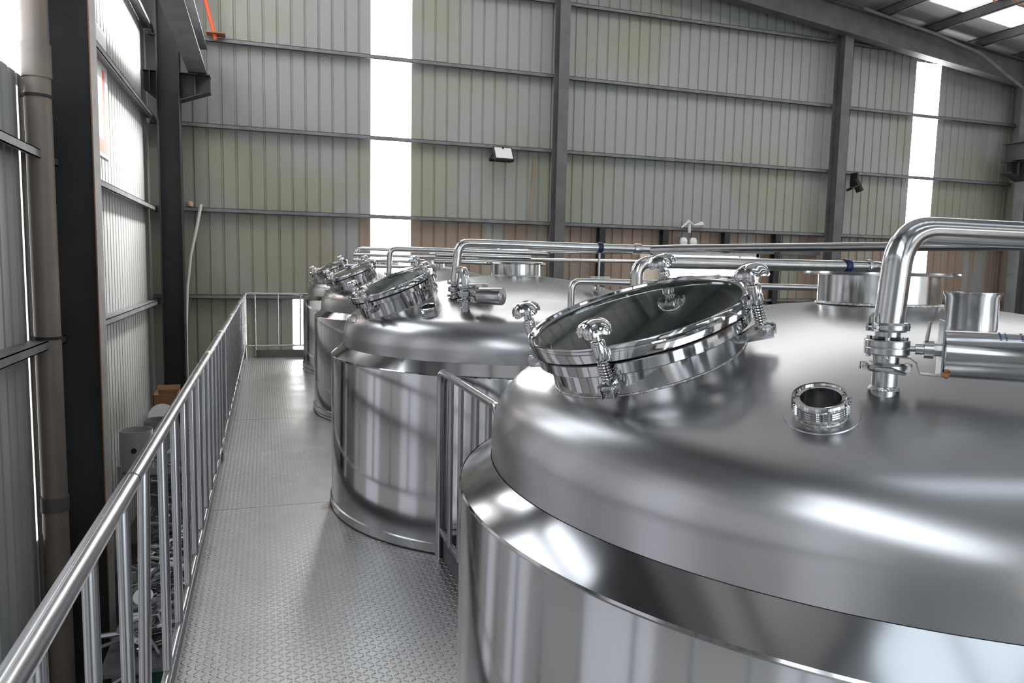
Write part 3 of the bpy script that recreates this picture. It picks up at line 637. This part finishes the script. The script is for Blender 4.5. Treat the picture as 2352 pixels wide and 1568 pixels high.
# ------------------------------------------------------------------ valves and inlet pipes
def clamp_ring(mb, M, r):
    mb.lathe([(r, -.0085), (r + .008, -.0085), (r + .0115, -.004), (r + .0115, .004), (r + .008, .0085), (r, .0085)], M, 36, True)
    for sg in (1, -1):
        mb.box((sg*(r + .005), -.010, -.0075), (sg*(r + .020), -.004, .0075), M); mb.box((sg*(r + .005), .004, -.0075), (sg*(r + .020), .010, .0075), M)
        c = M @ Vector((sg*(r + .0145), -.013, 0)); d = M @ Vector((sg*(r + .0145), .013, 0)); mb.cyl(c, d, .004, 8)
def make_valve(label, length=.30, adir=(.75, -.66, 0), r=.0225, ar=.0425):
    """butterfly valve with pneumatic actuator; origin at the stub foot on the dome"""
    t = thing('butterfly_valve', label, 'valve', (0, 0, 0), 'valves on the tank tops')
    o = MB().lathe([(r - .002, -.03), (r, -.03), (r, .042), (r - .002, .042)], None, 32, True).build('stub_pipe', M_valve, t)
    MB().lathe([(r, .0), (r + .006, .002), (r + .003, .008), (r, .009)], None, 32, True).build('weld_bead', M_weld, o)
    mb = MB(); clamp_ring(mb, Matrix.Translation((0, 0, .046)) @ Matrix.Rotation(-.5, 4, 'Z'), r + .002)
    mb.tube([(-.045, -.02, .046), (-.02, -.036, .043), (.012, -.036, .036)], [.004, .006, .003], 8); mb.build('lower_clamp', M_valve, t)
    MB().lathe([(r - .001, .050), (r + .001, .050), (r + .001, .068), (r - .001, .068)], None, 32, True).build('valve_collar', M_valve, t)
    mb = MB(); mb.lathe([(0, .070), (.0385, .070), (.040, .072), (.040, .0825), (.0388, .0838), (.0388, .0846), (.040, .086), (.040, .0965), (.0385, .0985), (0, .0985)], None, 48); mb.build('valve_body', M_valve, t)
    for k in range(4):
        a = PI/4 + k * PI/2; x, y = .031*math.cos(a), .031*math.sin(a)
        MB().lathe([(0, .104), (.005, .104), (.005, .064), (0, .064)], Matrix.Translation((x, y, 0)), 6).build('body_bolt', M_bright, t)
    MB().lathe([(r, .099), (r + .006, .100), (r, .104), (r, .116), (r - .002, .116)], None, 32).build('valve_collar', M_valve, t)
    mb = MB(); clamp_ring(mb, Matrix.Translation((0, 0, .122)), r + .001); mb.tube([(-.042, .0, .128), (-.039, .004, .140), (-.031, .006, .149)], [.005, .004, .001], 8); mb.build('upper_clamp', M_valve, t)
    d = Vector(adir).normalized(); s = Vector((0, 0, 1)).cross(d)
    F = Matrix(((d.x, s.x, 0, 0), (d.y, s.y, 0, 0), (0, 0, 1, .083), (0, 0, 0, 1)))
    mb = MB(); c0 = Vector((0, 0, .083))
    mb.tube([c0 + d*.038, c0 + d*.050], .0055, 12); mb.tube([c0 + d*.048, c0 + d*.062], .0105, 16); mb.tube([c0 + d*.062, c0 + d*.078], .017, 20); mb.tube([c0 + d*.078, c0 + d*.089], .012, 8)
    mb.build('valve_stem', M_valve, t)
    mb = MB(); mb.tube([c0 + d*.066 + Vector((0, 0, .014)), c0 + d*.070 + Vector((0, 0, .052))], [.0035, .003], 8); mb.build('hand_lever', M_valve, t)
    mb = MB()
    prof = [(.015, -.0150), (.040, -.016), (.051, -.024), (.058, -.045), (.090, -.047)]
    for (a, za), (b, zb) in zip(prof[:-1], prof[1:]):
        L_ = math.hypot(b - a, zb - za); an = math.atan2(zb - za, b - a)
        mb.box((0, -.016, -.0025), (L_ + .001, .016, .0), F @ Matrix.Translation((a, 0, za)) @ Matrix.Rotation(-an, 4, 'Y'))
    mb.box((.0885, -.034, -.049), (.0915, .034, .056), F); mb.build('mounting_bracket', M_valve, t)
    cyl = MB(); A = F @ Matrix.Translation((.092, 0, -.006)) @ Matrix.Rotation(PI/2, 4, 'Y')
    cyl.lathe([(0, 0), (ar, 0), (ar + .0015, .002), (ar + .0015, length - .004), (ar - .0005, length), (.012, length + .001), (.010, length - .004), (0, length - .004)], A, 56)
    ac = cyl.build('actuator', M_pipe, t)
    MB().lathe([(0, length + .002), (.009, length + .002), (.009, length - .004)], A, 16).build('red_cap', M_red, ac)
    MB().cyl(F @ Vector((.093, -.030, -.040)), F @ Vector((.102, -.034, -.044)), .0065, 6).build('plug_bolt', M_bolt, ac)
    mk = MB()
    for k in range(9):
        for (xx, w_) in ((.085, .0035), (.094, .003), (.118, .004)):
            if random.random() < .75:
                an = math.radians(48 + 4.2 * k); rr = .0441
                mk.box((xx, -.0009, -.0001), (xx + w_, .0009, .0002), F @ Matrix.Translation((.092, 0, -.006)) @ Matrix.Rotation(-(an - PI/2), 4, 'X') @ Matrix.Translation((0, 0, rr)))
    mk.build('stamped_print', mat('blue_print', (.05, .07, .2), .5), ac)
    return t
V1 = Vector((1.126, 1.112, 1.407)); V2 = Vector((1.105, 4.19, 1.378)); V2b = Vector((1.098, 4.42, 1.395))
v1 = make_valve('steel valve with long cylindrical actuator on the nearest tank', .30); v1.location = V1
v2 = make_valve('steel valve with short actuator and red cap on the second tank, front of its pair', .15, (.73, -.68, 0), ar=.049); v2.location = V2
v3 = copy_tree(v2); v3.location = V2b; v3['label'] = 'steel valve on the second tank, rear of its pair beside the tall pipe'
v4 = copy_tree(v2); v4.location = (1.19, 7.55, 1.40); v4['label'] = 'steel valve under the bent pipe on the third tank'
v5 = copy_tree(v2); v5.location = (1.24, 10.9, 1.40); v5['label'] = 'steel valve under the bent pipe on the last tank'

def pipe_thing(name, label, pts, r, bend=.06, seg=28, group=None, extra=None, m=None):
    o = tag(MB().tube(path(pts, bend, 10), r, seg).build(name, m or M_pipe, loc=pts[0]), label, 'pipe', group)
    return o
def V(x, y, z): return Vector((x, y, z))
p1 = pipe_thing('inlet_pipe', 'thick bent inlet pipe rising from the valve on the nearest tank', [V1 + V(0, 0, .118), V(1.137, 1.108, 1.713), V(5.5, 1.18, 1.713)], .0265, .075, 40)
g = 'bent inlet pipes'
p2 = pipe_thing('inlet_pipe', 'bent inlet pipe arching over the second tank to the clamp joint', [V2b + V(0, 0, .118), V(1.122, 4.42, 1.762), V(2.42, 4.42, 1.757)], .027, .075)
p2b = pipe_thing('inlet_pipe', 'short bent branch pipe hooking onto the tall pipe of the second tank', [V2 + V(0, 0, .118), V(1.102, 4.19, 1.600), V(1.118, 4.40, 1.600)], .0225, .05)
p3 = pipe_thing('inlet_pipe', 'bent inlet pipe arching over the third tank', [V(1.19, 7.55, 1.50), V(1.20, 7.55, 1.775), V(2.9, 7.55, 1.77)], .027, .075)
p4 = pipe_thing('inlet_pipe', 'bent inlet pipe arching over the last tank', [V(1.24, 10.9, 1.50), V(1.255, 10.9, 1.83), V(2.4, 10.9, 1.82)], .027, .075)
for o in (p1, p2, p2b, p3, p4): o['group'] = g
# mid height runs between the first two tanks
p = pipe_thing('transfer_pipe', 'thick bent pipe rising behind the glass manway and running across to the blue clamp', [V(1.585, 3.0, 1.30), V(1.585, 3.0, 1.660), V(2.98, 3.0, 1.662), V(2.99, 3.3, 1.662)], .0285, .07)
p['group'] = 'pipes between the two nearest tanks'
p = pipe_thing('transfer_pipe', 'thinner bent pipe standing on the second tank and running low behind the manway', [V(1.700, 4.02, 1.36), V(1.702, 4.02, 1.548), V(3.9, 4.02, 1.52)], .0205, .06)
p['group'] = 'pipes between the two nearest tanks'
mb = MB(); clamp_ring(mb, Matrix.Translation((1.585, 3.0, 1.45)), .03); 
tag(mb.build('pipe_clamp', M_valve), 'steel clamp on the thick bent pipe behind the manway', 'clamp')
# clamps on the run with blue clamp
def ring_at(c, axis, r, wdt, m, name, label, cat='clamp', group=None):
    M = frame(c, axis); mb = MB(); mb.lathe([(r, -wdt/2), (r + .006, -wdt/2), (r + .009, 0), (r + .006, wdt/2), (r, wdt/2)], M, 32, True)
    mb.box((r, -.008, -wdt/2), (r + .022, .008, wdt/2), M); mb.cyl(M @ Vector((r + .014, -.016, 0)), M @ Vector((r + .014, .016, 0)), .004, 8)
    return tag(mb.build(name, m, loc=c), label, cat, group)
ring_at((2.745, 3.0, 1.662), (1, 0, 0), .029, .03, M_blue, 'pipe_clamp', 'blue clamp around the pipe just before its bent end', 'clamp', 'pipe clamps')
ring_at((2.88, 3.0, 1.662), (1, 0, 0), .029, .022, M_valve, 'pipe_clamp', 'steel clamp beside the blue one near the bent pipe end', 'clamp', 'pipe clamps')
ring_at((2.06, 4.42, 1.758), (1, 0, 0), .028, .03, M_blue, 'pipe_clamp', 'dark blue clamp where the hanger rod holds the arching pipe', 'clamp', 'pipe clamps')
ring_at((2.33, 4.42, 1.757), (1, 0, 0), .028, .05, M_valve, 'pipe_clamp', 'steel wing clamp at the joint of arching pipe and long pipe', 'clamp', 'pipe clamps')
# hanger rod on base plate
t = thing('pipe_stand', 'thin rod with cross plate standing on the second tank and holding the arching pipe', 'pipe stand', (2.06, 4.42, 1.5))
MB().cyl((2.06, 4.42, 1.49), (2.06, 4.42, 1.735), .007, 10).build('rod', M_rail, t)
MB().box((1.99, 4.39, 1.565), (2.13, 4.45, 1.572)).build('cross_plate', M_rail, t)
MB().lathe([(0, 1.51), (.03, 1.505), (.035, 1.49), (0, 1.48)], Matrix.Translation((2.06, 4.42, 0)), 20).build('foot', M_rail, t)
# long collector pipes running down the row
for pts, r, lab in (([V(2.42, 4.42, 1.757), V(2.56, 4.30, 1.765), V(3.642, 2.774, 1.785), V(4.6, 1.45, 1.79)], .0255, 'long bright collector pipe slanting from the clamp joint toward the nearest tank'),
                    ([V(3.229, 5.827, 1.785), V(2.708, 8.652, 1.80), V(2.35, 10.95, 1.81)], .0265, 'long bright collector pipe over the second and third tank'),
                    ([V(4.1, 5.4, 1.70), V(3.05, 9.2, 1.71), V(2.75, 10.5, 1.71)], .022, 'long bright collector pipe just below the highest one'),
                    ):
    tag(MB().tube(pts, r, 24).build('collector_pipe', M_pipe, loc=pts[0]), lab, 'pipe', 'collector pipes')
ring_at((3.229, 5.827, 1.785), (-.15, 1, 0), .028, .05, M_valve, 'pipe_clamp', 'steel clamp with wing nut on the highest collector pipe', 'clamp', 'pipe clamps')
ring_at((2.708, 8.652, 1.80), (-.15, 1, 0), .028, .05, M_valve, 'pipe_clamp', 'small far clamp on the highest collector pipe above the third tank', 'clamp', 'pipe clamps')
# cross pipes over the far tanks
for i, (y, z, x0, x1, q) in enumerate(((6.55, 1.715, 1.45, 2.35, 'first'), (6.62, 1.655, 1.45, 2.5, 'second'), (9.9, 1.73, 1.1, 2.6, 'third'), (9.95, 1.66, 1.1, 2.6, 'fourth'), (9.98, 1.585, 1.0, 2.6, 'fifth'))):
    tag(MB().cyl((x0, y, z), (x1, y, z - .005), .02, 20).build('cross_pipe', M_pipe, loc=(x0, y, z)), 'straight stainless pipe crossing over the far tanks, %s in depth' % q, 'pipe', 'cross pipes over the far tanks')

# ------------------------------------------------------------------ storage racks and scrap below the walkway
def rack(x0, x1, y0, y1, levels, label):
    t = thing('storage_rack', label, 'rack', ((x0 + x1)/2, (y0 + y1)/2, ZG))
    for x in (x0, x1):
        for y in (y0, (y0 + y1)/2, y1): MB().box((x - .02, y - .02, ZG), (x + .02, y + .02, levels[0] + .12)).build('upright', M_grey, t)
    for z in levels: 
        MB().box((x0, y0, z - .03), (x1, y1, z)).build('shelf', M_steelpaint, t)
    return t
rack(-1.55, -.62, 8.95, 13.2, (-.78, -1.55, -2.2), 'grey storage rack below the far part of the walkway')
rack(-1.15, -.60, 5.6, 8.7, (-1.30, -2.0), 'grey storage rack below the near part of the walkway')
def place(z, y0, y1, x0, x1): return Vector((random.uniform(x0, x1), random.uniform(y0, y1), z))
SH = [(-.78, 9.1, 13.0, -1.45, -.72), (-1.55, 9.1, 13.0, -1.45, -.72), (-1.30, 5.8, 8.5, -1.08, -.66), (-1.30, 5.8, 8.5, -1.08, -.66), (-2.0, 5.8, 8.5, -1.08, -.66)]
t = thing('cardboard_box', 'open brown cardboard box on top of the rack', 'box', (-1.42, 11.9, -.78))
bx = MB(); x0, x1, y0, y1, z0, z1 = -1.56, -1.24, 11.7, 12.15, -.78, -.34
for a, b in (((x0, y0, z0), (x1, y0 + .01, z1)), ((x0, y1 - .01, z0), (x1, y1, z1)), ((x0, y0, z0), (x0 + .01, y1, z1)), ((x1 - .01, y0, z0), (x1, y1, z1)), ((x0, y0, z0), (x1, y1, z0 + .01))): bx.box(a, b)
bx.build('body', M_card, t)
mb = MB(); mb.add([(x0, y0, z1), (x0, y1, z1), (x0 + .03, y1, z1 - .09), (x0 + .03, y0, z1 - .09)], [(0, 1, 2, 3)]); mb.add([(x0, y1, z1), (x1, y1, z1), (x1, y1 + .02, z1 + .07), (x0, y1 + .02, z1 + .07)], [(0, 1, 2, 3)])
mb.build('flap', M_card, t)
tag(MB().box((-1.19, 11.7, -.78), (-.95, 12.1, -.33)).build('cream_carton', M_cream, loc=(-.9, 12, -.78)), 'cream carton standing beside the open cardboard box', 'box')
def drum(c, r, h, label, m=M_grey):
    t = thing('steel_drum', label, 'drum', c); M = Matrix.Translation(c)
    MB().lathe([(0, 0), (r, 0), (r, h), (r - .006, h), (r - .006, .01), (0, .01)], M, 40).build('body', m, t)
    MB().cyl(Vector(c) + Vector((0, -r - .02, h * .55)), Vector(c) + Vector((0, -r, h * .55)), .03, 16).build('port', M_black, t)
    return t
drum((-1.42, 9.25, -.78), .175, .46, 'open grey metal drum on the rack beside the black column', mat('drum_steel', (.42, .42, .41), .45, .3))
drum((-1.28, 10.0, -.78), .17, .42, 'paler metal drum standing behind the open grey drum', M_grey)
tag(MB().lathe([(0, -.02), (.16, -.02), (.16, .02), (0, .02)], Matrix.Translation((-1.30, 10.5, -.42)) @ Matrix.Rotation(1.2, 4, 'X'), 32).build('round_plate', M_white), 'pale round plate leaning behind the drums', 'plate')
tag(MB().box((-1.62, 9.6, -.60), (-1.44, 12.4, -.56)).build('steel_channel', M_girt), 'long grey steel channel lying along the side wall', 'channel')
tag(MB().lathe([(0, 0), (.09, 0), (.11, .24), (.10, .24), (.085, .01), (0, .01)], Matrix.Translation((-1.02, 6.0, -2.0)), 24).build('white_bucket', M_white), 'white plastic bucket low on the near rack', 'bucket')
tag(MB().box((-.95, 7.2, -2.0), (-.74, 7.5, -1.72)).build('orange_crate', M_orange), 'orange crate low on the near rack', 'crate')
tag(MB().box((-.98, 6.4, -2.0), (-.78, 6.65, -1.84)).build('green_tin', M_green), 'green tin low on the near rack', 'tin')
SCRAP = []
for i in range(240):
    z, ya, yb, xa, xb = random.choice(SH); kd = random.choice(['pipe_offcut', 'pipe_elbow', 'flange_ring', 'steel_bracket', 'pipe_offcut'])
    lvl = random.choice([0.03, 0.03, .08, .14, .20]); c = place(z + lvl, ya, yb, xa, xb); an = random.uniform(0, PI)
    e = Vector((math.cos(an), math.sin(an), 0)); m = random.choice([M_pipe, M_bright, M_rail, M_girt, M_white, M_grey])
    lab = {'pipe_offcut': 'short steel pipe offcut in the scrap heaped on the racks', 'pipe_elbow': 'bent steel pipe elbow in the scrap heaped on the racks',
           'flange_ring': 'round steel flange ring in the scrap heaped on the racks', 'steel_bracket': 'square steel frame piece in the scrap heaped on the racks'}[kd]
    if kd == 'pipe_offcut':
        L_ = random.uniform(.10, .28); tl = Vector((0, 0, random.uniform(-.05, .1))); mb = MB().tube([c - e * L_, c + e * L_ + tl], random.uniform(.010, .028), 12)
    elif kd == 'pipe_elbow':
        s = e.cross(Vector((0, 0, 1))); mb = MB().tube(path([c - e * .09, c, c + s * .09 + Vector((0, 0, .02))], .05, 6), .022, 12)
    elif kd == 'flange_ring':
        mb = MB().lathe([(.035, -.01), (.075, -.01), (.075, .01), (.035, .01)], Matrix.Translation(c) @ Matrix.Rotation(random.uniform(-.7, .7), 4, 'X'), 24, True)
    else:
        R_ = Matrix.Translation(c) @ Matrix.Rotation(an, 4, 'Z') @ Matrix.Rotation(random.uniform(-.3, .3), 4, 'X'); mb = MB(); a = .09
        for q in (((-a, -a, -.012), (a, -a + .02, .012)), ((-a, a - .02, -.012), (a, a, .012)), ((-a, -a + .02, -.012), (-a + .02, a - .02, .012)), ((a - .02, -a + .02, -.012), (a, a - .02, .012))): mb.box(q[0], q[1], R_)
    where = ('top shelf of the far rack' if z == -.78 else 'middle shelf of the far rack' if z == -1.55 else 'upper shelf of the near rack' if z == -1.30 else 'lower shelf of the near rack')
    lab = {'pipe_offcut': 'short %s pipe offcut', 'pipe_elbow': 'bent %s pipe elbow', 'flange_ring': 'round %s flange ring', 'steel_bracket': 'square %s frame piece'}[kd] % {
        'pipe_steel': 'satin steel', 'polished_steel': 'mirror-bright', 'rail_steel': 'dull steel', 'girt_paint': 'dark grey', 'white_plastic': 'white', 'grey_paint': 'grey'}[m.name]
    SCRAP.append((tag(mb.build(kd, m, loc=c), lab, kd.split('_')[1] if kd != 'steel_bracket' else 'frame', kd.replace('_', ' ') + 's on the racks'), lab, where, c.y))

# name each piece of scrap by its shelf and its order along that shelf
ORD = ['nearest end', 'second from near end', 'third from near end', 'fourth from near end', 'fifth from near end', 'sixth from near end', 'seventh from near end', 'eighth from near end', 'ninth from near end', 'tenth from near end', 'eleventh from near end', 'twelfth from near end', 'thirteenth from near end', 'fourteenth from near end']
fam = {}
for o, lab, where, y in SCRAP: fam.setdefault((lab, where), []).append((y, o))
for (lab, where), lst in fam.items():
    lst.sort(key=lambda q: q[0])
    for i, (y, o) in enumerate(lst):
        o['label'] = lab + ' on ' + where.replace('the ', '').replace(' of ', ', ') + ('' if len(lst) == 1 else ', ' + ORD[min(i, 13)])
